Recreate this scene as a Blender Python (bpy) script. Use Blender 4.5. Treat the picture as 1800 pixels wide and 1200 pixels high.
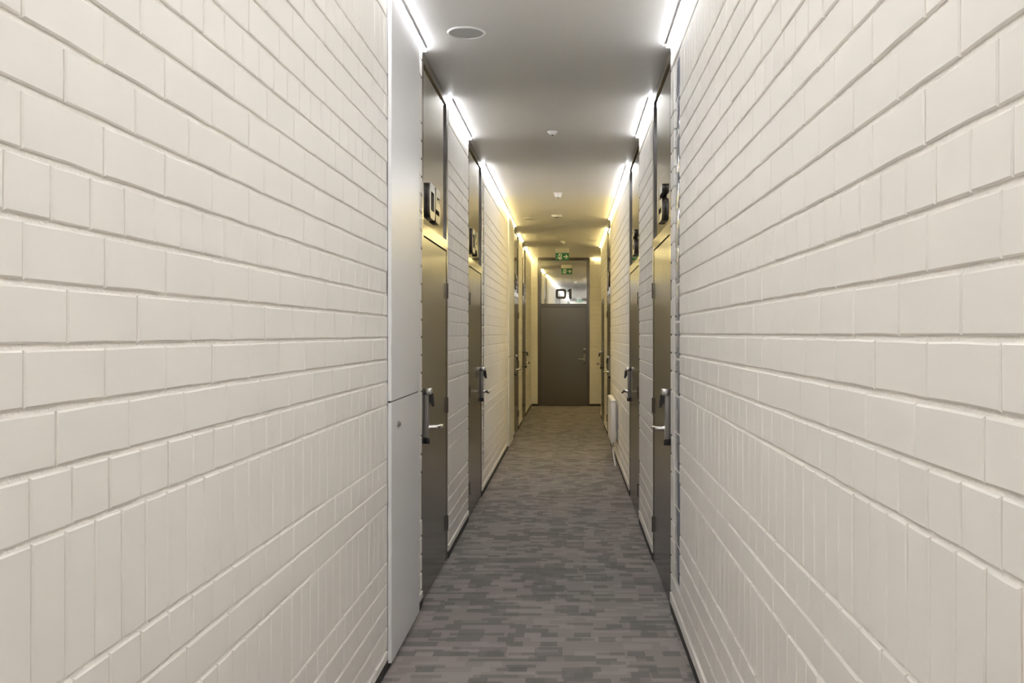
import bpy, bmesh, math, random
from mathutils import Vector, Matrix

random.seed(7)
sc = bpy.context.scene
for o in list(bpy.data.objects):
    bpy.data.objects.remove(o, do_unlink=True)

# ------------------------------------------------------------------ measures (metres; floor z = 0, corridor runs along +Y)
F = 1640.0                       # focal length in pixels of an 1800 px wide frame
CAM_H = 1.542
XL, XR = -0.84, 0.558            # brick faces of the two long walls
YEND, YBACK = 19.83, -6.0
CEIL = 3.155
YSIDE = 17.3                     # the wall on the right ends here, a passage opens
XSIDE = 2.6

# ------------------------------------------------------------------ camera
cam = bpy.data.cameras.new('camera')
cam.sensor_width = 36.0
cam.lens = F / 1800.0 * 36.0
cam.shift_x = -(1003.0 - 900.0) / 1800.0
cam.shift_y = -(600.0 - 586.0) / 1800.0
cam.clip_start = 0.02
cam_o = bpy.data.objects.new('camera', cam)
cam_o.location = (0, 0, CAM_H)
cam_o.rotation_euler = (math.pi / 2, 0, 0)
sc.collection.objects.link(cam_o)
sc.camera = cam_o

# ------------------------------------------------------------------ world, exposure
w = bpy.data.worlds.new('world')
w.use_nodes = True
w.node_tree.nodes['Background'].inputs[0].default_value = (0.9, 0.93, 1.0, 1)
w.node_tree.nodes['Background'].inputs[1].default_value = 0.02
sc.world = w
sc.view_settings.view_transform = 'Standard'
sc.view_settings.look = 'None'
sc.view_settings.exposure = 0.95
sc.cycles.max_bounces = 10
sc.cycles.diffuse_bounces = 7
sc.cycles.glossy_bounces = 4
sc.cycles.adaptive_threshold = 0.03
sc.view_settings.gamma = 1.0
sc.view_settings.use_curve_mapping = False
COOL = (0.945, 0.97, 1.03)        # light of the strips near the camera
WARM = (1.0, 0.80, 0.35)         # light of the strips at the far end
LED_STRENGTH = 30.0

# ------------------------------------------------------------------ helpers
C = sc.collection


def link(o, parent=None):
    C.objects.link(o)
    if parent is not None:
        o.parent = parent
    return o


def tag(o, label=None, cat=None, group=None, kind=None):
    if label: o['label'] = label
    if cat: o['category'] = cat
    if group: o['group'] = group
    if kind: o['kind'] = kind
    return o


def empty(name, loc=(0, 0, 0), rz=0.0):
    o = bpy.data.objects.new(name, None)
    o.location = loc
    o.rotation_euler = (0, 0, rz)
    o.empty_display_size = 0.1
    return link(o)


class MB:
    """collects boxes, cylinders, tubes; build() links them as ONE mesh object"""
    def __init__(self):
        self.bm = bmesh.new()

    def box(self, x0, x1, y0, y1, z0, z1, bev=0.0, seg=1):
        r = bmesh.ops.create_cube(self.bm, size=1.0)
        vs = r['verts']
        for v in vs:
            v.co = Vector((x0 + (v.co.x + .5) * (x1 - x0), y0 + (v.co.y + .5) * (y1 - y0), z0 + (v.co.z + .5) * (z1 - z0)))
        if bev > 0:
            es = {e for v in vs for e in v.link_edges}
            bmesh.ops.bevel(self.bm, geom=list(es), offset=bev, segments=seg, affect='EDGES', profile=0.5)
        return self

    def cyl(self, p, axis, r, length, n=20, r2=None):
        d = {'x': Vector((1, 0, 0)), 'y': Vector((0, 1, 0)), 'z': Vector((0, 0, 1))}[axis]
        rot = Vector((0, 0, 1)).rotation_difference(d).to_matrix().to_4x4()
        m = Matrix.Translation(Vector(p) + d * length / 2) @ rot
        bmesh.ops.create_cone(self.bm, cap_ends=True, segments=n, radius1=r, radius2=r if r2 is None else r2, depth=length, matrix=m)
        return self

    def tube(self, pts, r, n=10):
        pts = [Vector(p) for p in pts]
        rr = r if isinstance(r, (list, tuple)) else [r] * len(pts)
        rings = []
        up = None
        for i, p in enumerate(pts):
            t = (pts[min(i + 1, len(pts) - 1)] - pts[max(i - 1, 0)]).normalized()
            if up is None:
                up = Vector((0, 0, 1)) if abs(t.z) < .9 else Vector((1, 0, 0))
            a = t.cross(up).normalized()
            b = a.cross(t).normalized()
            up = b
            rings.append([self.bm.verts.new(p + (a * math.cos(2 * math.pi * k / n) + b * math.sin(2 * math.pi * k / n)) * rr[i]) for k in range(n)])
        for q0, q1 in zip(rings, rings[1:]):
            for k in range(n):
                self.bm.faces.new((q0[k], q0[(k + 1) % n], q1[(k + 1) % n], q1[k]))
        self.bm.faces.new(rings[0][::-1])
        self.bm.faces.new(rings[-1])
        return self

    def lathe(self, prof, n=40, loc=(0, 0, 0)):
        """profile of (radius, z), turned about z"""
        rings = []
        for r, z in prof:
            if r < 1e-6:
                rings.append([self.bm.verts.new((loc[0], loc[1], loc[2] + z))])
            else:
                rings.append([self.bm.verts.new((loc[0] + r * math.cos(2 * math.pi * k / n), loc[1] + r * math.sin(2 * math.pi * k / n), loc[2] + z)) for k in range(n)])
        for a, b in zip(rings, rings[1:]):
            for k in range(n):
                k2 = (k + 1) % n
                f = [a[k % len(a)], a[k2 % len(a)], b[k2 % len(b)], b[k % len(b)]]
                f = list(dict.fromkeys(f))
                if len(f) >= 3:
                    self.bm.faces.new(f)
        return self

    def prism(self, poly, y0, y1):
        """polygon in (x, z) pushed from y0 to y1"""
        a = [self.bm.verts.new((x, y0, z)) for x, z in poly]
        b = [self.bm.verts.new((x, y1, z)) for x, z in poly]
        n = len(poly)
        self.bm.faces.new(a)
        self.bm.faces.new(b[::-1])
        for k in range(n):
            self.bm.faces.new((a[k], b[k], b[(k + 1) % n], a[(k + 1) % n]))
        return self

    def mesh(self, name, mat, smooth=False):
        bmesh.ops.recalc_face_normals(self.bm, faces=self.bm.faces)
        me = bpy.data.meshes.new(name)
        self.bm.to_mesh(me)
        self.bm.free()
        me.materials.append(mat)
        if smooth:
            for p in me.polygons:
                p.use_smooth = True
            me.set_sharp_from_angle(angle=math.radians(38))
        return me

    def build(self, name, mat, parent=None, loc=None, smooth=False):
        o = bpy.data.objects.new(name, self.mesh(name, mat, smooth))
        if loc is not None:
            o.location = loc
        return link(o, parent)


# ------------------------------------------------------------------ materials
def new_mat(name):
    m = bpy.data.materials.new(name)
    m.use_nodes = True
    nt = m.node_tree
    return m, nt, nt.nodes['Principled BSDF']


def simple(name, col, rough=0.5, metal=0.0, spec=0.5, coat=0.0, bump=None, vary=0.0):
    m, nt, b = new_mat(name)
    b.inputs['Base Color'].default_value = (*col, 1)
    b.inputs['Roughness'].default_value = rough
    b.inputs['Metallic'].default_value = metal
    b.inputs['Specular IOR Level'].default_value = spec
    b.inputs['Coat Weight'].default_value = coat
    tc = nt.nodes.new('ShaderNodeTexCoord')
    n = nt.nodes.new('ShaderNodeTexNoise')
    n.inputs['Scale'].default_value = bump[0] if bump else 9.0
    n.inputs['Detail'].default_value = 1.0
    nt.links.new(tc.outputs['Object'], n.inputs['Vector'])
    if vary > 0:
        r = nt.nodes.new('ShaderNodeMapRange')
        r.inputs[3].default_value = 1.0 - vary
        r.inputs[4].default_value = 1.0 + vary
        nt.links.new(n.outputs['Fac'], r.inputs[0])
        mx = nt.nodes.new('ShaderNodeMix')
        mx.data_type = 'RGBA'
        mx.blend_type = 'MULTIPLY'
        mx.inputs[0].default_value = 1.0
        mx.inputs[6].default_value = (*col, 1)
        nt.links.new(r.outputs[0], mx.inputs[7])
        nt.links.new(mx.outputs[2], b.inputs['Base Color'])
    if bump:
        bp = nt.nodes.new('ShaderNodeBump')
        bp.inputs['Strength'].default_value = bump[1]
        bp.inputs['Distance'].default_value = bump[2]
        nt.links.new(n.outputs['Fac'], bp.inputs['Height'])
        nt.links.new(bp.outputs['Normal'], b.inputs['Normal'])
    return m


def emit(name, col, strength):
    m, nt, b = new_mat(name)
    b.inputs['Base Color'].default_value = (0.8, 0.8, 0.8, 1)
    b.inputs['Emission Color'].default_value = (*col, 1)
    b.inputs['Emission Strength'].default_value = strength
    return m


def paint_brick(name, mortar=False):
    m, nt, b = new_mat(name)
    b.inputs['Roughness'].default_value = 0.5
    b.inputs['Specular IOR Level'].default_value = 0.35
    geo = nt.nodes.new('ShaderNodeNewGeometry')
    oi = nt.nodes.new('ShaderNodeObjectInfo')
    big = nt.nodes.new('ShaderNodeTexNoise')
    big.inputs['Scale'].default_value = 3.0
    big.inputs['Detail'].default_value = 0.0
    fine = nt.nodes.new('ShaderNodeTexNoise')
    fine.inputs['Scale'].default_value = 95.0 if mortar else 60.0
    fine.inputs['Detail'].default_value = 2.0
    fine.inputs['Roughness'].default_value = 0.65
    nt.links.new(geo.outputs['Position'], big.inputs['Vector'])
    nt.links.new(geo.outputs['Position'], fine.inputs['Vector'])
    cr = nt.nodes.new('ShaderNodeMix')
    cr.data_type = 'RGBA'
    cr.inputs[6].default_value = (0.83, 0.80, 0.745, 1)
    cr.inputs[7].default_value = (0.86, 0.83, 0.775, 1)
    nt.links.new(big.outputs['Fac'], cr.inputs[0])
    nt.links.new(cr.outputs[2], b.inputs['Base Color'])
    bp = nt.nodes.new('ShaderNodeBump')
    bp.inputs['Strength'].default_value = 0.75 if mortar else 0.22
    bp.inputs['Distance'].default_value = 0.006 if mortar else 0.0012
    nt.links.new(fine.outputs['Fac'], bp.inputs['Height'])
    nt.links.new(bp.outputs['Normal'], b.inputs['Normal'])
    return m


def carpet():
    m, nt, b = new_mat('patchwork_carpet')
    b.inputs['Roughness'].default_value = 0.95
    b.inputs['Specular IOR Level'].default_value = 0.1
    b.inputs['Sheen Weight'].default_value = 0.25
    b.inputs['Sheen Roughness'].default_value = 0.6
    geo = nt.nodes.new('ShaderNodeNewGeometry')
    N, L = nt.nodes.new, nt.links.new

    def bricks(wd, ht, off, freq, shift):
        mp = N('ShaderNodeMapping')
        mp.inputs['Location'].default_value = (shift[0], shift[1], 0)
        L(geo.outputs['Position'], mp.inputs['Vector'])
        t = N('ShaderNodeTexBrick')
        t.offset = off
        t.offset_frequency = freq
        t.squash = 1.0
        t.inputs['Color1'].default_value = (0, 0, 0, 1)
        t.inputs['Color2'].default_value = (1, 1, 1, 1)
        t.inputs['Mortar'].default_value = (.5, .5, .5, 1)
        t.inputs['Scale'].default_value = 1.0
        t.inputs['Mortar Size'].default_value = 0.0
        t.inputs['Bias'].default_value = 0.0
        t.inputs['Brick Width'].default_value = wd
        t.inputs['Row Height'].default_value = ht
        L(mp.outputs[0], t.inputs['Vector'])
        return t.outputs['Color']

    def math_(op, a, c):
        n = N('ShaderNodeMath')
        n.operation = op
        for k, v in enumerate((a, c)):
            if isinstance(v, float):
                n.inputs[k].default_value = v
            else:
                L(v, n.inputs[k])
        return n.outputs[0]
    t1 = bricks(.135, .14, .37, 2, (.31, .17))
    t2 = bricks(.085, .070, .43, 2, (.03, 3.1))
    t3 = bricks(.14, .042, .29, 3, (1.7, .4))
    d1 = math_('GREATER_THAN', t1, 0.80)
    d2 = math_('GREATER_THAN', t2, 0.78)
    d3 = math_('GREATER_THAN', t3, 0.82)
    l2 = math_('LESS_THAN', t2, 0.16)
    l3 = math_('LESS_THAN', t3, 0.13)
    dark = math_('MINIMUM', math_('ADD', math_('MULTIPLY', d1, 0.75), math_('ADD', math_('MULTIPLY', d2, 0.8), math_('MULTIPLY', d3, 0.7))), 1.0)
    light = math_('MINIMUM', math_('ADD', l2, l3), 1.0)
    tone = math_('ADD', math_('MULTIPLY', dark, -0.55), math_('MULTIPLY', light, 0.22))
    # pile: fine grain
    n1 = N('ShaderNodeTexNoise')
    n1.inputs['Scale'].default_value = 260.0
    n1.inputs['Detail'].default_value = 3.0
    L(geo.outputs['Position'], n1.inputs['Vector'])
    grain = math_('MULTIPLY', math_('SUBTRACT', n1.outputs['Fac'], 0.5), 1.1)
    n3 = N('ShaderNodeTexNoise')
    n3.inputs['Scale'].default_value = 5.0
    L(geo.outputs['Position'], n3.inputs['Vector'])
    slow = math_('MULTIPLY', math_('SUBTRACT', n3.outputs['Fac'], 0.5), 0.35)
    val = math_('ADD', math_('ADD', 1.0, tone), math_('ADD', grain, slow))
    # hue differs a little from tile to tile
    th = bricks(.5, .5, .0, 2, (.2, .1))
    hue = N('ShaderNodeMix')
    hue.data_type = 'RGBA'
    hue.inputs[6].default_value = (0.188, 0.167, 0.149, 1)
    hue.inputs[7].default_value = (0.195, 0.163, 0.150, 1)
    L(th, hue.inputs[0])
    mx = N('ShaderNodeMix')
    mx.data_type = 'RGBA'
    mx.blend_type = 'MULTIPLY'
    mx.inputs[0].default_value = 1.0
    L(hue.outputs[2], mx.inputs[6])
    L(val, mx.inputs[7])
    L(mx.outputs[2], b.inputs['Base Color'])
    bp = N('ShaderNodeBump')
    bp.inputs['Strength'].default_value = 0.5
    bp.inputs['Distance'].default_value = 0.004
    L(n1.outputs['Fac'], bp.inputs['Height'])
    L(bp.outputs['Normal'], b.inputs['Normal'])
    return m


def glass_block_mat():
    m, nt, b = new_mat('glass_block')
    b.inputs['Base Color'].default_value = (0.20, 0.215, 0.27, 1)
    b.inputs['Roughness'].default_value = 0.07
    b.inputs['IOR'].default_value = 1.5
    geo = nt.nodes.new('ShaderNodeNewGeometry')
    n = nt.nodes.new('ShaderNodeTexNoise')
    n.inputs['Scale'].default_value = 22.0
    n.inputs['Detail'].default_value = 1.0
    nt.links.new(geo.outputs['Position'], n.inputs['Vector'])
    bp = nt.nodes.new('ShaderNodeBump')
    bp.inputs['Strength'].default_value = 0.25
    bp.inputs['Distance'].default_value = 0.012
    nt.links.new(n.outputs['Fac'], bp.inputs['Height'])
    nt.links.new(bp.outputs['Normal'], b.inputs['Normal'])
    return m


def lacquer(name, col, rough, ior=1.75):
    """dark lacquered sheet with a faint vertical brushing"""
    m, nt, b = new_mat(name)
    b.inputs['Base Color'].default_value = (*col, 1)
    b.inputs['Roughness'].default_value = rough
    b.inputs['IOR'].default_value = ior
    tc = nt.nodes.new('ShaderNodeTexCoord')
    mp = nt.nodes.new('ShaderNodeMapping')
    mp.inputs['Scale'].default_value = (90.0, 90.0, 1.2)
    n = nt.nodes.new('ShaderNodeTexNoise')
    n.inputs['Scale'].default_value = 1.0
    n.inputs['Detail'].default_value = 3.0
    nt.links.new(tc.outputs['Object'], mp.inputs['Vector'])
    nt.links.new(mp.outputs[0], n.inputs['Vector'])
    r = nt.nodes.new('ShaderNodeMapRange')
    r.inputs[3].default_value = rough * 0.8
    r.inputs[4].default_value = rough * 1.25
    nt.links.new(n.outputs['Fac'], r.inputs[0])
    nt.links.new(r.outputs[0], b.inputs['Roughness'])
    return m


M = {
    'brick': paint_brick('painted_brick'),
    'mortar': paint_brick('painted_mortar', True),
    'plaster': simple('ceiling_paint', (0.90, 0.885, 0.855), 0.45, bump=(40.0, 0.05, 0.002), vary=0.015),
    'carpet': carpet(),
    'skirting': simple('dark_skirting', (0.035, 0.032, 0.030), 0.6, bump=(60.0, 0.1, 0.002)),
    'door': lacquer('door_lacquer', (0.110, 0.099, 0.086), 0.19),
    'frame': lacquer('frame_lacquer', (0.095, 0.083, 0.072), 0.15),
    'digit': simple('digit_plastic', (0.040, 0.030, 0.022), 0.25, spec=0.6, bump=(30.0, 0.02, 0.001)),
    'steel': simple('brushed_steel', (0.62, 0.60, 0.57), 0.24, 1.0, bump=(120.0, 0.04, 0.001)),
    'satin': simple('satin_steel', (0.27, 0.25, 0.22), 0.45, 0.15, bump=(120.0, 0.04, 0.001)),
    'black': simple('black_plastic', (0.012, 0.011, 0.010), 0.3, bump=(80.0, 0.03, 0.001)),
    'white': simple('white_laminate', (0.80, 0.795, 0.79), 0.30, spec=0.5, bump=(20.0, 0.02, 0.001)),
    'enamel': simple('white_enamel', (0.80, 0.78, 0.75), 0.3, bump=(40.0, 0.02, 0.001)),
    'plastic': simple('white_plastic', (0.78, 0.77, 0.75), 0.4, bump=(60.0, 0.02, 0.001)),
    'grille': simple('speaker_grille', (0.60, 0.595, 0.585), 0.6, bump=(900.0, 0.5, 0.002)),
    'green': simple('exit_green', (0.012, 0.20, 0.09), 0.35, bump=(60.0, 0.01, 0.001)),
    'sign_white': simple('sign_white', (0.85, 0.9, 0.86), 0.4, bump=(60.0, 0.01, 0.001)),
    'mirror': simple('mirror_glass', (0.80, 0.81, 0.78), 0.03, 1.0, bump=(1.5, 0.01, 0.001)),
    'glass_block': glass_block_mat(),
    'alu': simple('aluminium', (0.55, 0.55, 0.56), 0.35, 1.0, bump=(60.0, 0.02, 0.001)),
    'cool': emit('led_cool', COOL, LED_STRENGTH),
    'warm': emit('led_warm', WARM, LED_STRENGTH * 0.95),
}

# ------------------------------------------------------------------ the setting: floor, ceiling
o = MB().box(XL - .25, XSIDE + .1, YBACK - .1, YEND + .3, -0.1, 0).build('floor', M['carpet'])
tag(o, 'grey patchwork carpet running the length of the corridor', 'carpet floor', kind='structure')
o = MB().box(XL - .25, XSIDE + .1, YBACK - .1, YEND + .3, CEIL, CEIL + .1).build('ceiling', M['plaster'])
tag(o, 'smooth white painted corridor ceiling', 'ceiling', kind='structure')

# ------------------------------------------------------------------ brick walls
# courses from the floor up, measured to the camera's eye height: (bottom, top, bond, pitch, joint phase on the left, on the right)
STR, HED, SOL = .252, .125, .098
ZL = [-1.497, -1.447, -1.345, -1.246, -1.143, -1.046, -.783, -.682, -.578, -.326, -.222, -.121, -.021, .078, .178, .278, .379,
      .480, .581, .681, .781, .884, .985, 1.087, 1.187, 1.445, 1.545, CEIL - CAM_H]
KIND = [('str', 1.50, 1.35), ('str', 1.44, 1.22), ('str', 1.56, 1.34), ('str', 1.44, 1.22), ('hed', 1.47, 1.20), ('sol', 1.44, 1.23), ('str', 1.543, 1.31),
        ('hed', 1.452, 1.18), ('sol', 1.456, 1.257), ('hed', 1.452, 1.212), ('str', 1.526, 1.26), ('str', 1.434, 1.211), ('str', 1.560, 1.336),
        ('str', 1.434, 1.211), ('hed', 1.385, 1.178), ('str', 1.430, 1.22), ('str', 1.550, 1.34), ('str', 1.430, 1.22), ('str', 1.572, 1.345), ('hed', 1.39, 1.19),
        ('str', 1.43, 1.22), ('str', 1.56, 1.34), ('str', 1.43, 1.22), ('hed', 1.45, 1.21), ('sol', 1.45, 1.24), ('str', 1.50, 1.30), ('str', 1.40, 1.24)]
PITCH = {'str': STR, 'hed': HED, 'sol': SOL}
JOINT, VJOINT = 0.010, 0.0045
RECESS = 0.0062


def brick_bm(bm, cx, cz, w_, h_, dy, rnd, depth=.030):
    """one painted brick: worn edge ring, chamfer, slightly uneven face; front at y = dy, facing -y"""
    hx, hz = w_ / 2, h_ / 2
    c = .0032
    ring = []
    for sx, sz in ((-1, -1), (0, -1), (1, -1), (1, 0), (1, 1), (0, 1), (-1, 1), (-1, 0)):
        ring.append((sx * hx + (rnd.uniform(-.0011, .0011)), sz * hz + rnd.uniform(-.0011, .0011), sx, sz))
    back = [bm.verts.new((cx + x, dy + depth, cz + z)) for x, z, _, _ in ring]
    edge = [bm.verts.new((cx + x, dy + .0026, cz + z)) for x, z, _, _ in ring]
    face = [bm.verts.new((cx + x - sx * c, dy + rnd.uniform(-.0003, .0003), cz + z - sz * c)) for x, z, sx, sz in ring]
    for a, b in ((back, edge), (edge, face)):
        for k in range(8):
            bm.faces.new((a[k], a[(k + 1) % 8], b[(k + 1) % 8], b[k]))
    bm.faces.new(face)


_brick_cache = {}


def brick_mesh(w_, h_, var):
    key = (round(w_ * 400), round(h_ * 400), var)
    if key not in _brick_cache:
        rnd = random.Random(hash(key))
        bm = bmesh.new()
        brick_bm(bm, 0, 0, key[0] / 400, key[1] / 400, 0, rnd)
        bmesh.ops.recalc_face_normals(bm, faces=bm.faces)
        me = bpy.data.meshes.new('brick')
        bm.to_mesh(me)
        bm.free()
        me.materials.append(M['brick'])
        _brick_cache[key] = me
    return _brick_cache[key]


def lay_bricks(wall, sgn, spans, zshift, side, dist, max_single=300, skip=()):
    """spans: runs of wall (along the wall, in u) laid with bricks; dist(u, z) -> size rank or None when out of view"""
    rnd = random.Random(side + 11)
    pieces = []
    for k, (bond, pl, pr) in enumerate(KIND):
        z0, z1 = ZL[k] + CAM_H, ZL[k + 1] + CAM_H
        if 0 < k:
            z0 += zshift
        if k < len(KIND) - 1:
            z1 += zshift
        p = PITCH[bond]
        ph = pl if side == 0 else pr
        for u0, u1 in spans:
            n0 = math.floor((u0 - ph) / p)
            u = ph + n0 * p
            while u < u1:
                a, b = max(u, u0), min(u + p, u1)
                if b - a > 0.028:
                    hit = False
                    for s0, s1, t0, t1 in skip:
                        if b > s0 + 1e-4 and a < s1 - 1e-4 and z1 > t0 + 1e-4 and z0 < t1 - 1e-4:
                            hit = True
                            # keep what is left beside the opening
                            for c0, c1 in ((a, min(b, s0)), (max(a, s1), b)):
                                if c1 - c0 > .028:
                                    pieces.append((c0, c1, z0, z1, k))
                            break
                    if not hit:
                        pieces.append((a, b, z0, z1, k))
                u += p
    ranked = []
    for i, (a, b, z0, z1, k) in enumerate(pieces):
        r = dist((a + b) / 2, (z0 + z1) / 2)
        ranked.append((-(r or 0) * (b - a) * (z1 - z0), i))
    ranked.sort()
    single = {i for r, i in ranked[:max_single] if r < 0}
    rest = bmesh.new()
    nrest = 0
    for i, (a, b, z0, z1, k) in enumerate(pieces):
        dy = rnd.uniform(-.0007, .0007) - (.005 if k == 0 else 0)
        cx, cz, w_, h_ = sgn * (a + b) / 2, (z0 + z1) / 2, b - a - VJOINT, z1 - z0 - JOINT
        if k == len(KIND) - 1:
            cz -= .004
        if i in single:
            o = bpy.data.objects.new('brick', brick_mesh(w_, h_, rnd.randrange(3)))
            o.location = (cx, dy, cz)
            link(o, wall)
        else:
            brick_bm(rest, cx, cz, w_, h_, dy, rnd)
            nrest += 1
    if nrest:
        bmesh.ops.recalc_face_normals(rest, faces=rest.faces)
        me = bpy.data.meshes.new('far_bricks')
        rest.to_mesh(me)
        me.materials.append(M['brick'])
        o = link(bpy.data.objects.new('far_bricks', me), wall)
        o['kind'] = 'stuff'
    rest.free()


def rank_long(x):
    def f(u, z):
        if u < .9:
            return None
        px, py = F * abs(x) / u, F * (z - CAM_H) / u
        if (x < 0 and px > 1010) or (x > 0 and px > 805) or not -630 < py < 600:
            return None
        return 1.0 / u ** 3
    return f


# doors along the walls: (near y, far y)
L1, L2, L3, L4 = (5.278, 6.393), (7.675, 8.850), (13.92, 15.08), (16.20, 17.42)
R1, R2, R3, R4 = (5.205, 6.355), (7.60, 8.88), (13.08, 14.27), (15.50, 16.92)
P1, P2 = (4.285, 5.075), (12.47, 13.38)            # white cupboard fronts
GB_R, GB_L = (4.79, 5.02), (8.93, 9.085)          # columns of glass blocks
GZ0, GZ1 = CAM_H - 1.312, CAM_H + 1.435


def wall_shell(name, origin, rz, sgn, spans, holes=(), top_of=None, depth=.16):
    mb = MB()
    for u0, u1 in spans:
        x0, x1 = sorted((sgn * u0, sgn * u1))
        mb.box(x0, x1, RECESS, depth, 0.0, CEIL)
    o = mb.build(name, M['mortar'])
    o.location = origin
    o.rotation_euler = (0, 0, rz)
    return o


wl = wall_shell('wall_left', (XL, 0, 0), math.pi / 2, 1,
                [(YBACK, P1[0] + .02), (P1[1] - .02, L1[0]), (L1[1], L2[0]), (L2[1], P2[0] + .02), (P2[1] - .02, L3[0]), (L3[1], L4[0]), (L4[1], YEND + .1)])
tag(wl, 'white painted brick wall beside doors 05 and 04', 'brick wall', kind='structure')
lay_bricks(wl, 1, [(.7, P1[0]), (P1[1], L1[0]), (L1[1], L2[0]), (L2[1], P2[0]), (P2[1], L3[0]), (L3[1], L4[0]), (L4[1], YEND - .01)], 0.0, 0, rank_long(XL),
           skip=[(GB_L[0] - .006, GB_L[1] + .006, GZ0, GZ1)])
wr = wall_shell('wall_right', (XR, 0, 0), -math.pi / 2, -1,
                [(YBACK, R1[0]), (R1[1], R2[0]), (R2[1], R3[0]), (R3[1], R4[0]), (R4[1], YSIDE)])
tag(wr, 'white painted brick wall with the radiator on it', 'brick wall', kind='structure')
bm_top = MB().box(-R4[1], -R4[0], RECESS, .16, 2.10, CEIL).build('lintel', M['mortar'], wr)
lay_bricks(wr, -1, [(.7, R1[0]), (R1[1], R2[0]), (R2[1], R3[0]), (R3[1], YSIDE)], 0.014, 1, rank_long(XR),
           skip=[(GB_R[0] - .006, GB_R[1] + .006, GZ0, GZ1), (R4[0], R4[1], 0, 2.11)])
# end wall, a shade out of square
TILT = -math.radians(0.88)
DE = (-0.70, 0.405)
we = wall_shell('wall_end', (0, YEND, 0), TILT, 1, [(XL - .2, DE[0]), (DE[1], XSIDE + .1)])
tag(we, 'yellow lit brick end wall around door 01', 'brick wall', kind='structure')
lay_bricks(we, 1, [(XL + .01, DE[0]), (DE[1], 1.0)], 0.0, 0, lambda u, z: 1.0)
o = MB().box(XSIDE, XSIDE + .1, YSIDE - .2, YEND + .2, 0, CEIL).build('wall_passage', M['mortar'])
tag(o, 'white wall closing the side passage', 'wall', kind='structure')
o = MB().box(XR + .16, XSIDE + .1, YSIDE - .16, YSIDE, 0, CEIL).build('wall_return', M['mortar'])
tag(o, 'white return wall of the side passage', 'wall', kind='structure')
o = MB().box(XL - .2, XR + .2, YBACK - .1, YBACK, 0, CEIL).build('wall_back', M['mortar'])
tag(o, 'white wall closing the corridor behind the viewer', 'wall', kind='structure')


def glass_column(wall, sgn, span, n=14):
    u0, u1 = span
    p = (GZ1 - GZ0) / n
    w_, h_ = u1 - u0, p - .008
    me = None
    for k in range(n):
        if me is None:
            mb = MB().box(-w_ / 2, w_ / 2, .0035, .075, -h_ / 2, h_ / 2, .006, 2)
            me = mb.mesh('glass_block', M['glass_block'], True)
        o = bpy.data.objects.new('glass_block', me)
        o.location = (sgn * (u0 + u1) / 2, 0, GZ0 + (k + .5) * p)
        link(o, wall)


glass_column(wr, -1, GB_R)
glass_column(wl, 1, GB_L)

# dark skirting strips
SK = 0.045
mb = MB()
for a, b in ((YBACK, L1[0]), (L1[1], L2[0]), (L2[1], L3[0]), (L3[1], L4[0]), (L4[1], YEND - .02)):
    mb.box(XL - .02, XL + .002, a, b, 0, SK - .001)
o = mb.build('baseboard_left', M['skirting'])
tag(o, 'low dark skirting strip under the wall with doors 05 and 04', 'skirting', kind='structure')
mb = MB()
for a, b in ((YBACK, R1[0]), (R1[1], R2[0]), (R2[1], R3[0]), (R3[1], R4[0]), (R4[1], YSIDE)):
    mb.box(XR - .002, XR + .02, a, b, 0, SK - .001)
o = mb.build('baseboard_right', M['skirting'])
tag(o, 'low dark skirting strip under the wall with the radiator', 'skirting', kind='structure')
o = MB().box(XL + .01, DE[0], -.004, .02, 0, SK - .001).box(DE[1], XSIDE, -.004, .02, 0, SK - .001).build('baseboard_end', M['skirting'], loc=(0, YEND, 0))
o.rotation_euler = (0, 0, TILT)
tag(o, 'low dark skirting strip under the end wall', 'skirting', kind='structure')

# ------------------------------------------------------------------ digits
DH = 0.213


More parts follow.
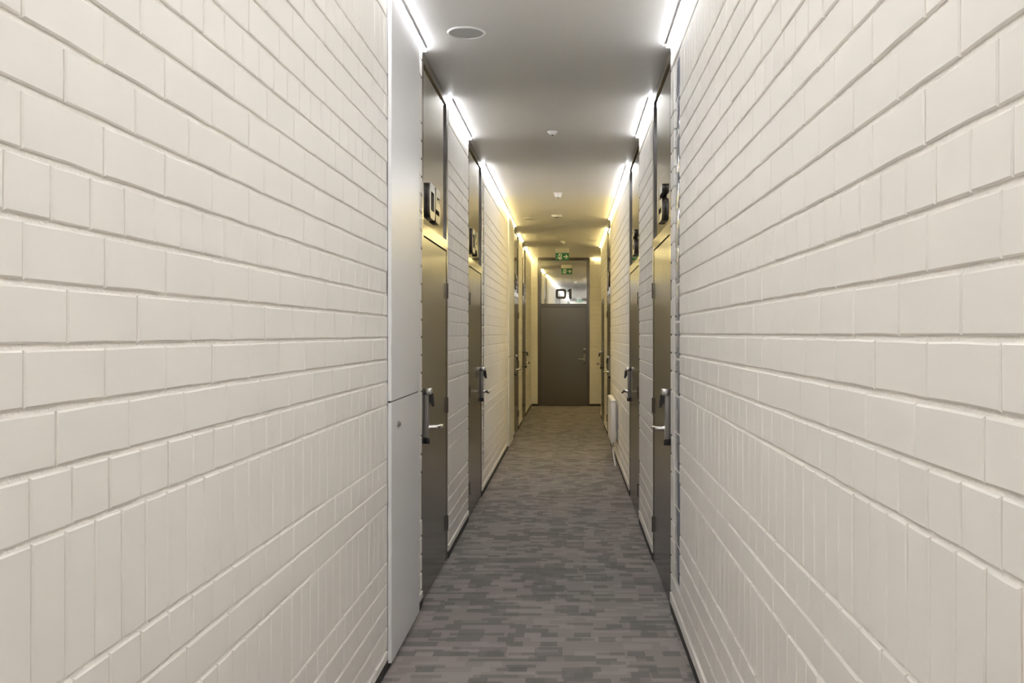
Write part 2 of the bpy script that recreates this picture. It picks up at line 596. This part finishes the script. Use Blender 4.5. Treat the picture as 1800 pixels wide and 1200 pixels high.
def digit_outline(ch):
    h, s, c = DH, .050, .036

    def rr(x0, z0, x1, z1, r, n=4):
        pts = []
        for cx, cz, a0 in ((x1 - r, z0 + r, -90), (x1 - r, z1 - r, 0), (x0 + r, z1 - r, 90), (x0 + r, z0 + r, 180)):
            for k in range(n + 1):
                a = math.radians(a0 + 90 * k / n)
                pts.append((cx + r * math.cos(a), cz + r * math.sin(a)))
        return pts
    if ch == '0':
        return .225, [rr(0, 0, .225, h, .05), rr(s, s, .225 - s, h - s, .014)]
    if ch == '1':
        return .085, [[(.03, 0), (.085, 0), (.085, h), (.045, h), (0, h - .03), (0, h - .065), (.03, h - .055)]]
    w_ = .195
    if ch == '5':
        return w_, [[(0, h), (w_, h), (w_, h - s), (s, h - s), (s, .62 * h), (w_ - c, .62 * h), (w_, .62 * h - c), (w_, c), (w_ - c, 0), (0, 0), (0, s),
                     (w_ - s, s), (w_ - s, .62 * h - s), (0, .62 * h - s)]]
    if ch == '6':
        return w_, [[(c, 0), (w_ - c, 0), (w_, c), (w_, .62 * h - c), (w_ - c, .62 * h), (s, .62 * h), (s, h - s), (w_, h - s), (w_, h), (c, h), (0, h - c), (0, c)],
                    [(s, s * .9), (w_ - s, s * .9), (w_ - s, .62 * h - s * .9), (s, .62 * h - s * .9)]]
    if ch == '4':
        z = .22 * h
        return w_, [[(0, z), (.11, z), (.11, 0), (.16, 0), (.16, z), (w_, z), (w_, z + s), (.16, z + s), (.16, h), (.10, h), (0, z + s + .012)],
                    [(.052, z + s), (.11, z + s), (.11, h - .058)]]
    if ch == '2':
        return w_, [[(0, h), (w_ - c, h), (w_, h - c), (w_, .62 * h - s), (s, .62 * h - s), (s, s), (w_, s), (w_, 0), (0, 0), (0, .62 * h - c), (c, .62 * h),
                     (w_ - s, .62 * h), (w_ - s, h - s), (0, h - s)]]
    if ch == '3':
        m0, m1 = .5 * h - s / 2, .5 * h + s / 2
        return w_, [[(0, h), (w_ - c, h), (w_, h - c), (w_, c), (w_ - c, 0), (0, 0), (0, s), (w_ - s, s), (w_ - s, m0), (.03, m0), (.03, m1), (w_ - s, m1), (w_ - s, h - s), (0, h - s)]]
    return w_, [[(0, h), (w_, h), (w_, h - s), (.10, 0), (.042, 0), (w_ - .062, h - s), (0, h - s)]]   # 7


_digit_cache = {}


def digit_mesh(ch, thick):
    key = (ch, thick)
    if key in _digit_cache:
        return _digit_cache[key]
    w_, loops = digit_outline(ch)
    cu = bpy.data.curves.new('digit', 'CURVE')
    cu.dimensions = '2D'
    cu.fill_mode = 'BOTH'
    cu.extrude = thick / 2
    for lp in loops:
        sp = cu.splines.new('POLY')
        sp.points.add(len(lp) - 1)
        for q, (x, z) in zip(sp.points, lp):
            q.co = (x, z, 0, 1)
        sp.use_cyclic_u = True
    tmp = bpy.data.objects.new('digit_tmp', cu)
    C.objects.link(tmp)
    dg = bpy.context.evaluated_depsgraph_get()
    me = bpy.data.meshes.new_from_object(tmp.evaluated_get(dg))
    bpy.data.objects.remove(tmp, do_unlink=True)
    bpy.data.curves.remove(cu)
    me.name = 'digit'
    for v in me.vertices:
        v.co = Vector((v.co.x, -v.co.z, v.co.y))
    me.materials.clear()
    me.materials.append(M['digit'])
    bm = bmesh.new()
    bm.from_mesh(me)
    bmesh.ops.remove_doubles(bm, verts=bm.verts, dist=1e-5)
    bmesh.ops.recalc_face_normals(bm, faces=bm.faces)
    bm.to_mesh(me)
    bm.free()
    _digit_cache[key] = (w_, me)
    return _digit_cache[key]


# ------------------------------------------------------------------ doors
LEAF = 2.098
JB = 0.065


def lock_set(leaf, x, s, z=1.0, y=0.004):
    """card lock: tall escutcheon with lever; s = +1 when the lever points to local +x; y = face of the leaf"""
    e = MB().box(x - .021, x + .021, y - .026, y, z - .058, z + .205, .006, 2).build('escutcheon', M['satin'], leaf, smooth=True)
    MB().box(x - .025, x + .025, y - .046, y, z + .186, z + .228, .010, 3).build('reader_cap', M['steel'], leaf, smooth=True)
    mb = MB()
    poly = [(-.030, .200), (-.052, .196), (-.060, .125), (-.048, .120), (-.030, .150)]
    a = [mb.bm.verts.new((x - .017, y + q, z + r)) for q, r in poly]
    b = [mb.bm.verts.new((x + .017, y + q, z + r)) for q, r in poly]
    mb.bm.faces.new(a)
    mb.bm.faces.new(b[::-1])
    for k in range(len(poly)):
        mb.bm.faces.new((a[k], b[k], b[(k + 1) % len(poly)], a[(k + 1) % len(poly)]))
    mb.build('card_reader', M['black'], leaf)
    MB().tube([(x, y - .024, z), (x, y - .045, z), (x + s * .004, y - .066, z), (x + s * .018, y - .080, z), (x + s * .05, y - .086, z),
               (x + s * .10, y - .086, z - .001), (x + s * .128, y - .080, z - .003)], [.0145, .013, .0125, .0125, .0125, .012, .010], 12).build('lever', M['steel'], leaf, smooth=True)
    MB().cyl((x, y - .030, z), 'y', .019, .006, 20).build('rose', M['steel'], leaf, smooth=True)
    MB().box(x - .015, x + .015, y - .032, y, z - .094, z - .058, .004, 2).build('bolt_knob', M['black'], leaf, smooth=True)


def make_door(name, origin, rz, W, digits, handle, label, transom='mirror', high=True, dx=0.0, dz=0.0):
    d = empty(name, origin, rz)
    tag(d, label, 'door', kind='structure')
    top = CEIL if high else LEAF + .06
    DEP = .12
    for x0, x1 in ((0, JB), (W - JB, W)):
        MB().box(x0, x1, .0015, DEP, 0, top - .001, .0015).build('jamb', M['frame'], d)
    MB().box(JB, W - JB, .0015, DEP, top - .062, top - .001, .0015).build('head', M['frame'], d)
    lf = MB().box(JB + .003, W - JB - .003, .004, .05, .008, LEAF, .002).build('leaf', M['door'], d)
    if high:
        MB().box(JB, W - JB, .0015, DEP, LEAF + .007, LEAF + .078, .0015).build('rail', M['frame'], d)
        MB().box(JB, W - JB, .013, .03, LEAF + .078, top - .062).build('transom_pane', M[transom], d)
        MB().box(JB, W - JB, .035, .05, LEAF - .01, LEAF + .02).build('stop', M['black'], d)
    # lock
    hx = JB + .045 if handle == 'left' else W - JB - .045
    lock_set(lf, hx, 1 if handle == 'left' else -1)
    # hinges on the other side
    gx = W - JB if handle == 'left' else JB
    for z in (.257, 1.057, 1.83):
        MB().cyl((gx, -.006, z - .052), 'z', .0048, .104, 12).build('hinge', M['frame'], d, smooth=True)
    if digits:
        thick = .021
        tot = sum(digit_outline(c)[0] for c in digits) + .028 * (len(digits) - 1)
        x = W / 2 - tot / 2 + dx
        for c in digits:
            w_, me = digit_mesh(c, thick)
            o = bpy.data.objects.new('digit', me)
            o.location = (x, .013 - thick / 2, CAM_H + .687 + dz)
            link(o, d)
            x += w_ + .028
    return d


def left_door(name, span, digits, handle, label, **k):
    return make_door(name, (XL, span[0], 0), math.pi / 2, span[1] - span[0], digits, handle, label, **k)


def right_door(name, span, digits, handle, label, **k):
    return make_door(name, (XR, span[1], 0), -math.pi / 2, span[1] - span[0], digits, handle, label, **k)


left_door('door_1', L1, '05', 'left', 'dark grey door numbered 05 beside the large white cupboard', dx=-.10)
left_door('door_2', L2, '04', 'right', 'dark grey door numbered 04 beside the glass blocks', dx=-.12)
left_door('door_3', L3, '03', 'left', 'dark grey door just past the small far white cupboard', dx=-.1)
left_door('door_4', L4, '02', 'right', 'last dark grey door before the end wall, across from the exit passage', dx=-.1)
right_door('door_5', R1, '15', 'right', 'dark grey door facing door 05, number ending in 5', dx=.02)
right_door('door_6', R2, '16', 'left', 'dark grey door facing door 04, number ending in 6', dx=.02)
right_door('door_7', R3, '17', 'right', 'dark grey tall door just past the radiator', dx=.02)
right_door('door_8', R4, '', 'left', 'low plain door without number panel near the exit passage', high=False)
ang = TILT
de = make_door('door_9', (DE[0] * math.cos(ang), YEND + DE[0] * math.sin(ang), 0), ang, DE[1] - DE[0], '01', 'right',
               'dark brown end door under a mirroring pane numbered 01', dz=.05)

# ------------------------------------------------------------------ white cupboards set in the wall
def cupboard(span, split, label, lock=True):
    y0, y1 = span
    W = y1 - y0
    t = empty('wall_cupboard', (XL, y0, 0), math.pi / 2)
    tag(t, label, 'cupboard', 'white wall cupboards')
    MB().box(.022, W - .022, .0, .15, .03, CEIL - .03).build('carcass', M['white'], t)
    lo = MB().box(0, W, -.018, -.0005, .028, split - .004, .0012).build('lower_door', M['white'], t)
    MB().box(0, W, -.018, -.0005, split + .004, CEIL - .024, .0012).build('upper_door', M['white'], t)
    MB().box(.004, W - .004, -.010, -.0006, split - .0035, split + .0035).build('gap_shade', M['black'], t)  # black strip stands in for the shade inside the door gap
    if lock:
        k = MB().cyl((.155, -.018, split - .115), 'y', .0135, -.008, 20).cyl((.155, -.026, split - .115), 'y', .009, -.005, 20).build('lock', M['satin'], lo, smooth=True)
    return t


cupboard(P1, CAM_H - .315, 'tall white flat cupboard front beside door 05, with a small round lock')
cupboard(P2, CAM_H - .315, 'narrow far white cupboard front just before the third door', lock=False)

# ------------------------------------------------------------------ light strips along ceiling and wall
def light_strip(x_wall, s, y0, y1, mat, label, parts=1.8):
    """strip in the corner; s = +1 when the corridor lies towards +x of the wall"""
    t = empty('light_strip', (x_wall, (y0 + y1) / 2, CEIL))
    tag(t, label, 'light strip', 'light strips in the ceiling corners')
    hl = (y1 - y0) / 2
    xs = sorted((s * .001, s * .020))
    MB().box(xs[0], xs[1], -hl, hl, -.004, -.0005).box(*sorted((s * .0245, s * .0265)), -hl, hl, -.0148, -.0005).build('profile', M['alu'], t)  # plate, plus a side lip added to cut the glow on the ceiling
    mb = MB()
    n = max(1, round((y1 - y0) / parts))
    xs = sorted((s * .002, s * .024))
    for k in range(n):
        a, b = -hl + 2 * hl * k / n, -hl + 2 * hl * (k + 1) / n
        mb.box(xs[0], xs[1], a, b, -.020, -.005)
    mb.build('diffuser', mat, t)


g = .004
YSPL = 11.0
light_strip(XL, 1, YBACK + .1, L1[0] - g, M['cool'], 'light strip above the near wall, running up to door 05')
light_strip(XL, 1, L1[1] + g, L2[0] - g, M['cool'], 'short light strip between doors 05 and 04')
light_strip(XL, 1, L2[1] + g, YSPL, M['cool'], 'white light strip starting right after door 04')
light_strip(XL, 1, YSPL, L3[0] - g, M['warm'], 'warm light strip above the far white cupboard')
light_strip(XL, 1, L3[1] + g, L4[0] - g, M['warm'], 'short warm light strip between the two last numbered doors')
light_strip(XL, 1, L4[1] + g, YEND - .05, M['warm'], 'warm light strip running into the corner of the end wall')
light_strip(XR, -1, YBACK + .1, R1[0] - g, M['cool'], 'light strip above the near wall with the glass blocks')
light_strip(XR, -1, R1[1] + g, R2[0] - g, M['cool'], 'short light strip between the doors ending in 5 and 6')
light_strip(XR, -1, R2[1] + g, YSPL, M['cool'], 'white light strip starting right after the door ending in 6')
light_strip(XR, -1, YSPL, R3[0] - g, M['warm'], 'warm light strip high above the radiator')
light_strip(XR, -1, R3[1] + g, YSIDE - .03, M['warm'], 'warm light strip above the low plain door')
t = empty('light_strip', (0, YEND, CEIL), TILT)
tag(t, 'light strip on the end wall beside door 01', 'light strip', 'light strips in the ceiling corners')
MB().box(DE[1] + .06, XSIDE - .1, -.020, -.001, -.004, -.0005).box(DE[1] + .06, XSIDE - .1, -.0265, -.0245, -.0148, -.0005).build('profile', M['alu'], t)  # same added lip, keeping direct light off the ceiling
mb = MB()
for k in range(3):
    a = DE[1] + .07
    b = XSIDE - .11
    mb.box(a + (b - a) * k / 3, a + (b - a) * (k + 1) / 3, -.024, -.002, -.020, -.005)
mb.build('diffuser', M['warm'], t)

# ------------------------------------------------------------------ radiator
def radiator():
    y0, y1 = 10.9, 11.82
    z0, z1 = CAM_H - 1.28, CAM_H - .775
    t = empty('radiator', (XR, (y0 + y1) / 2, 0))
    tag(t, 'white panel radiator hung low on the brick wall', 'radiator')
    hl = (y1 - y0) / 2
    xf, xb = -.086, -.030
    # fluted front panel
    mb = MB()
    n = 24
    prof = []
    for k in range(n * 4 + 1):
        u = -hl + .004 + (2 * hl - .008) * k / (n * 4)
        d = .0 if k % 4 in (0,) else (.0045 if k % 4 == 2 else .0035)
        prof.append((u, d))
    lo = [mb.bm.verts.new((xf + .004 - d, u, z0)) for u, d in prof]
    hi = [mb.bm.verts.new((xf + .004 - d, u, z1 - .03)) for u, d in prof]
    lob = [mb.bm.verts.new((xf + .014, u, z0)) for u, d in prof]
    hib = [mb.bm.verts.new((xf + .014, u, z1 - .03)) for u, d in prof]
    for k in range(len(prof) - 1):
        mb.bm.faces.new((lo[k], lo[k + 1], hi[k + 1], hi[k]))
        mb.bm.faces.new((lob[k], hib[k], hib[k + 1], lob[k + 1]))
        mb.bm.faces.new((lo[k], lob[k], lob[k + 1], lo[k + 1]))
        mb.bm.faces.new((hi[k], hi[k + 1], hib[k + 1], hib[k]))
    for k in (0, -1):
        mb.bm.faces.new((lo[k], hi[k], hib[k], lob[k]))
    mb.build('front_panel', M['enamel'], t)
    MB().box(xb - .012, xb, -hl + .004, hl - .004, z0, z1 - .03).build('back_panel', M['enamel'], t)
    for s in (-1, 1):
        MB().box(xf + .001, xb, s * hl - .004, s * hl + .004, z0 + .01, z1 - .004, .003, 2).build('side_cover', M['enamel'], t, smooth=True)
    MB().box(xf - .002, xb + .002, -hl - .005, hl + .005, z1 - .034, z1, .012, 3).build('top_cover', M['enamel'], t, smooth=True)
    for u in (-hl + .15, hl - .15):
        MB().box(xb, -.0015, u - .015, u + .015, z0 + .03, z1 - .06).build('bracket', M['enamel'], t)
    xm = (xf + xb) / 2
    v = MB().cyl((xm, -hl + .03, z0 - .045), 'z', .010, .048, 14).cyl((xm, -hl + .03, z0 - .03), 'y', .013, -.055, 16).build('valve', M['steel'], t, smooth=True)
    MB().tube([(xm, -hl + .03, z0 - .045), (xm, -hl + .03, z0 - .09), (xm + .006, -hl + .01, z0 - .15), (xm + .022, -hl - .05, .001)], .0085, 12).build('pipe', M['enamel'], t, smooth=True)
    MB().tube([(xm, -hl + .075, z0 + .002), (xm, -hl + .075, z0 - .09), (xm + .006, -hl + .06, z0 - .15), (xm + .022, -hl + .0, .001)], .0085, 12).build('pipe', M['enamel'], t, smooth=True)


radiator()

# ------------------------------------------------------------------ things on the ceiling
def at_ceiling(px, py):
    d = F * (CEIL - CAM_H) / (586.0 - py)
    return (px - 1003.0) * d / F, d


def speaker(px, py, label):
    x, y = at_ceiling(px, py)
    t = empty('ceiling_speaker', (x, y, CEIL))
    tag(t, label, 'speaker', 'round ceiling speakers')
    MB().lathe([(.088, -.001), (.090, -.007), (.097, -.009), (.103, -.005), (.104, -.0005)], 48).build('rim', M['plastic'], t, smooth=True)
    MB().lathe([(0, -.0055), (.05, -.005), (.089, -.003)], 48).build('grille', M['grille'], t, smooth=True)


speaker(820, 57, 'large round flush ceiling speaker nearest the white cupboard')
speaker(932, 384, 'small far round ceiling speaker near the far white cupboard')


def sensor(px, py, r, h, label, name='smoke_detector', cat='detector'):
    x, y = at_ceiling(px, py)
    t = empty(name, (x, y, CEIL))
    tag(t, label, cat)
    MB().lathe([(0, -.012), (r, -.012), (r * 1.05, -.006), (r * 1.05, -.0005)], 32).build('base', M['plastic'], t, smooth=True)
    hd = MB().lathe([(r * .86, -.012), (r * .84, -h * .6), (r * .6, -h), (0, -h)], 32).build('head', M['plastic'], t, smooth=True)
    MB().lathe([(0, -.007), (r * .16, -.007), (r * .16, 0)], 16, (0, 0, -h)).build('lens', M['black'], hd, smooth=True)
    return t


sensor(971, 231, .038, .028, 'small white presence sensor on the ceiling between the doors 05 and 04', 'presence_sensor', 'sensor')
sensor(981, 338.5, .048, .055, 'tall white smoke detector in the middle of the ceiling')
sensor(990, 424, .045, .030, 'faint flat detector just before the green exit sign', 'presence_sensor', 'sensor')
x, y = at_ceiling(1016, 326)
t = empty('cover_plate', (x, y, CEIL))
tag(t, 'flush round blank plate on the ceiling before the smoke detector', 'cover plate')
MB().lathe([(0, -.004), (.040, -.004), (.045, -.0005)], 32).build('plate', M['plaster'], t, smooth=True)
MB().cyl((0, 0, -.004), 'z', .004, -.0015, 10).build('screw', M['steel'], t)

x, y = at_ceiling(979, 377.5)
t = empty('emergency_lamp', (x, y, CEIL))
tag(t, 'small white twin-spot emergency lamp on the ceiling behind the smoke detector', 'lamp')
MB().box(-.075, .075, -.035, .035, -.030, -.0005, .010, 2).build('housing', M['plastic'], t, smooth=True)
for sx in (-.045, .0, .045):
    MB().lathe([(0, -.008), (.012, -.010), (.017, -.004), (.018, 0)], 20, (sx, -.008, -.030)).build('spot', M['alu' if sx else 'black'], t, smooth=True)


def exit_sign(x, y, label, face=-1):
    t = empty('exit_sign', (x, y, CEIL))
    tag(t, label, 'exit sign')
    W2, zt, zb = .128, -.085, -.218
    MB().box(-W2, W2, -.03, .03, -.082, -.0005, .004, 2).build('housing', M['plastic'], t, smooth=True)
    pl = MB().box(-W2, W2, -.006, .006, zb, -.082, .001).build('plate', M['green'], t)
    for s in (-1, 1):
        # same way out on both faces: mirrored pictograms
        y0, y1 = sorted((s * .0055, s * .0072))
        cz = (zt + zb) / 2
        # arrow pointing to +x
        a = [(.020, cz - .009), (.080, cz - .009), (.056, cz - .040), (.074, cz - .040), (.108, cz), (.074, cz + .040), (.056, cz + .040), (.080, cz + .009), (.020, cz + .009)]
        MB().prism(a, y0, y1).build('arrow', M['sign_white'], pl)
        MB().prism([(-.066, cz - .054), (-.010, cz - .054), (-.010, cz + .056), (-.066, cz + .056)], y0, y1).build('doorway', M['sign_white'], pl)
        q0, q1 = sorted((s * .0070, s * .0082))
        man = MB()
        # running figure: body, arms, legs
        for poly in ([(-.060, cz - .002), (-.042, cz - .008), (-.030, cz + .028), (-.046, cz + .034)],
                     [(-.034, cz + .020), (-.014, cz + .006), (-.018, cz + .000), (-.040, cz + .012)]):
            man.prism(poly, q0, q1)
        man.prism([(-.052, cz - .004), (-.026, cz - .018), (-.022, cz - .042), (-.031, cz - .042), (-.036, cz - .023), (-.058, cz - .010)], q0, q1)
        man.prism([(-.028 + .010 * math.cos(k * math.pi / 5), cz + .042 + .010 * math.sin(k * math.pi / 5)) for k in range(10)], q0, q1)
        man.build('running_man', M['green'], pl)
        man = MB()
        # the parts of the figure left of the doorway show white on green
        man.prism([(-.060, cz - .002), (-.060, cz - .014), (-.084, cz - .032), (-.112, cz - .030), (-.112, cz - .022), (-.088, cz - .022), (-.068, cz - .004)], q0, q1)
        man.prism([(-.066, cz + .026), (-.092, cz + .016), (-.090, cz + .006), (-.066, cz + .016)], q0, q1)
        man.build('running_man', M['sign_white'], pl)
    return t


exit_sign(-.158, 17.75, 'green exit sign with white arrow hanging before door 01')

# ------------------------------------------------------------------ portal behind the viewer (seen in the mirroring pane)
ys = -2.4
t = empty('door_10', (0, ys, 0))
tag(t, 'dark framed portal across the corridor behind the viewer', 'door', kind='structure')
for x0, x1 in ((XL + .012, XL + .13), (XR - .13, XR - .012)):
    MB().box(x0, x1, -.05, .05, 0, CEIL - .03).build('jamb', M['frame'], t)
MB().box(XL + .13, XR - .13, -.05, .05, CEIL - .16, CEIL - .03).build('head', M['frame'], t)
MB().box(XL + .13, XR - .13, -.05, .05, 2.1, 2.16).build('rail', M['frame'], t)
exit_sign(-.30, ys + .25, 'exit sign behind the viewer near the dark portal')
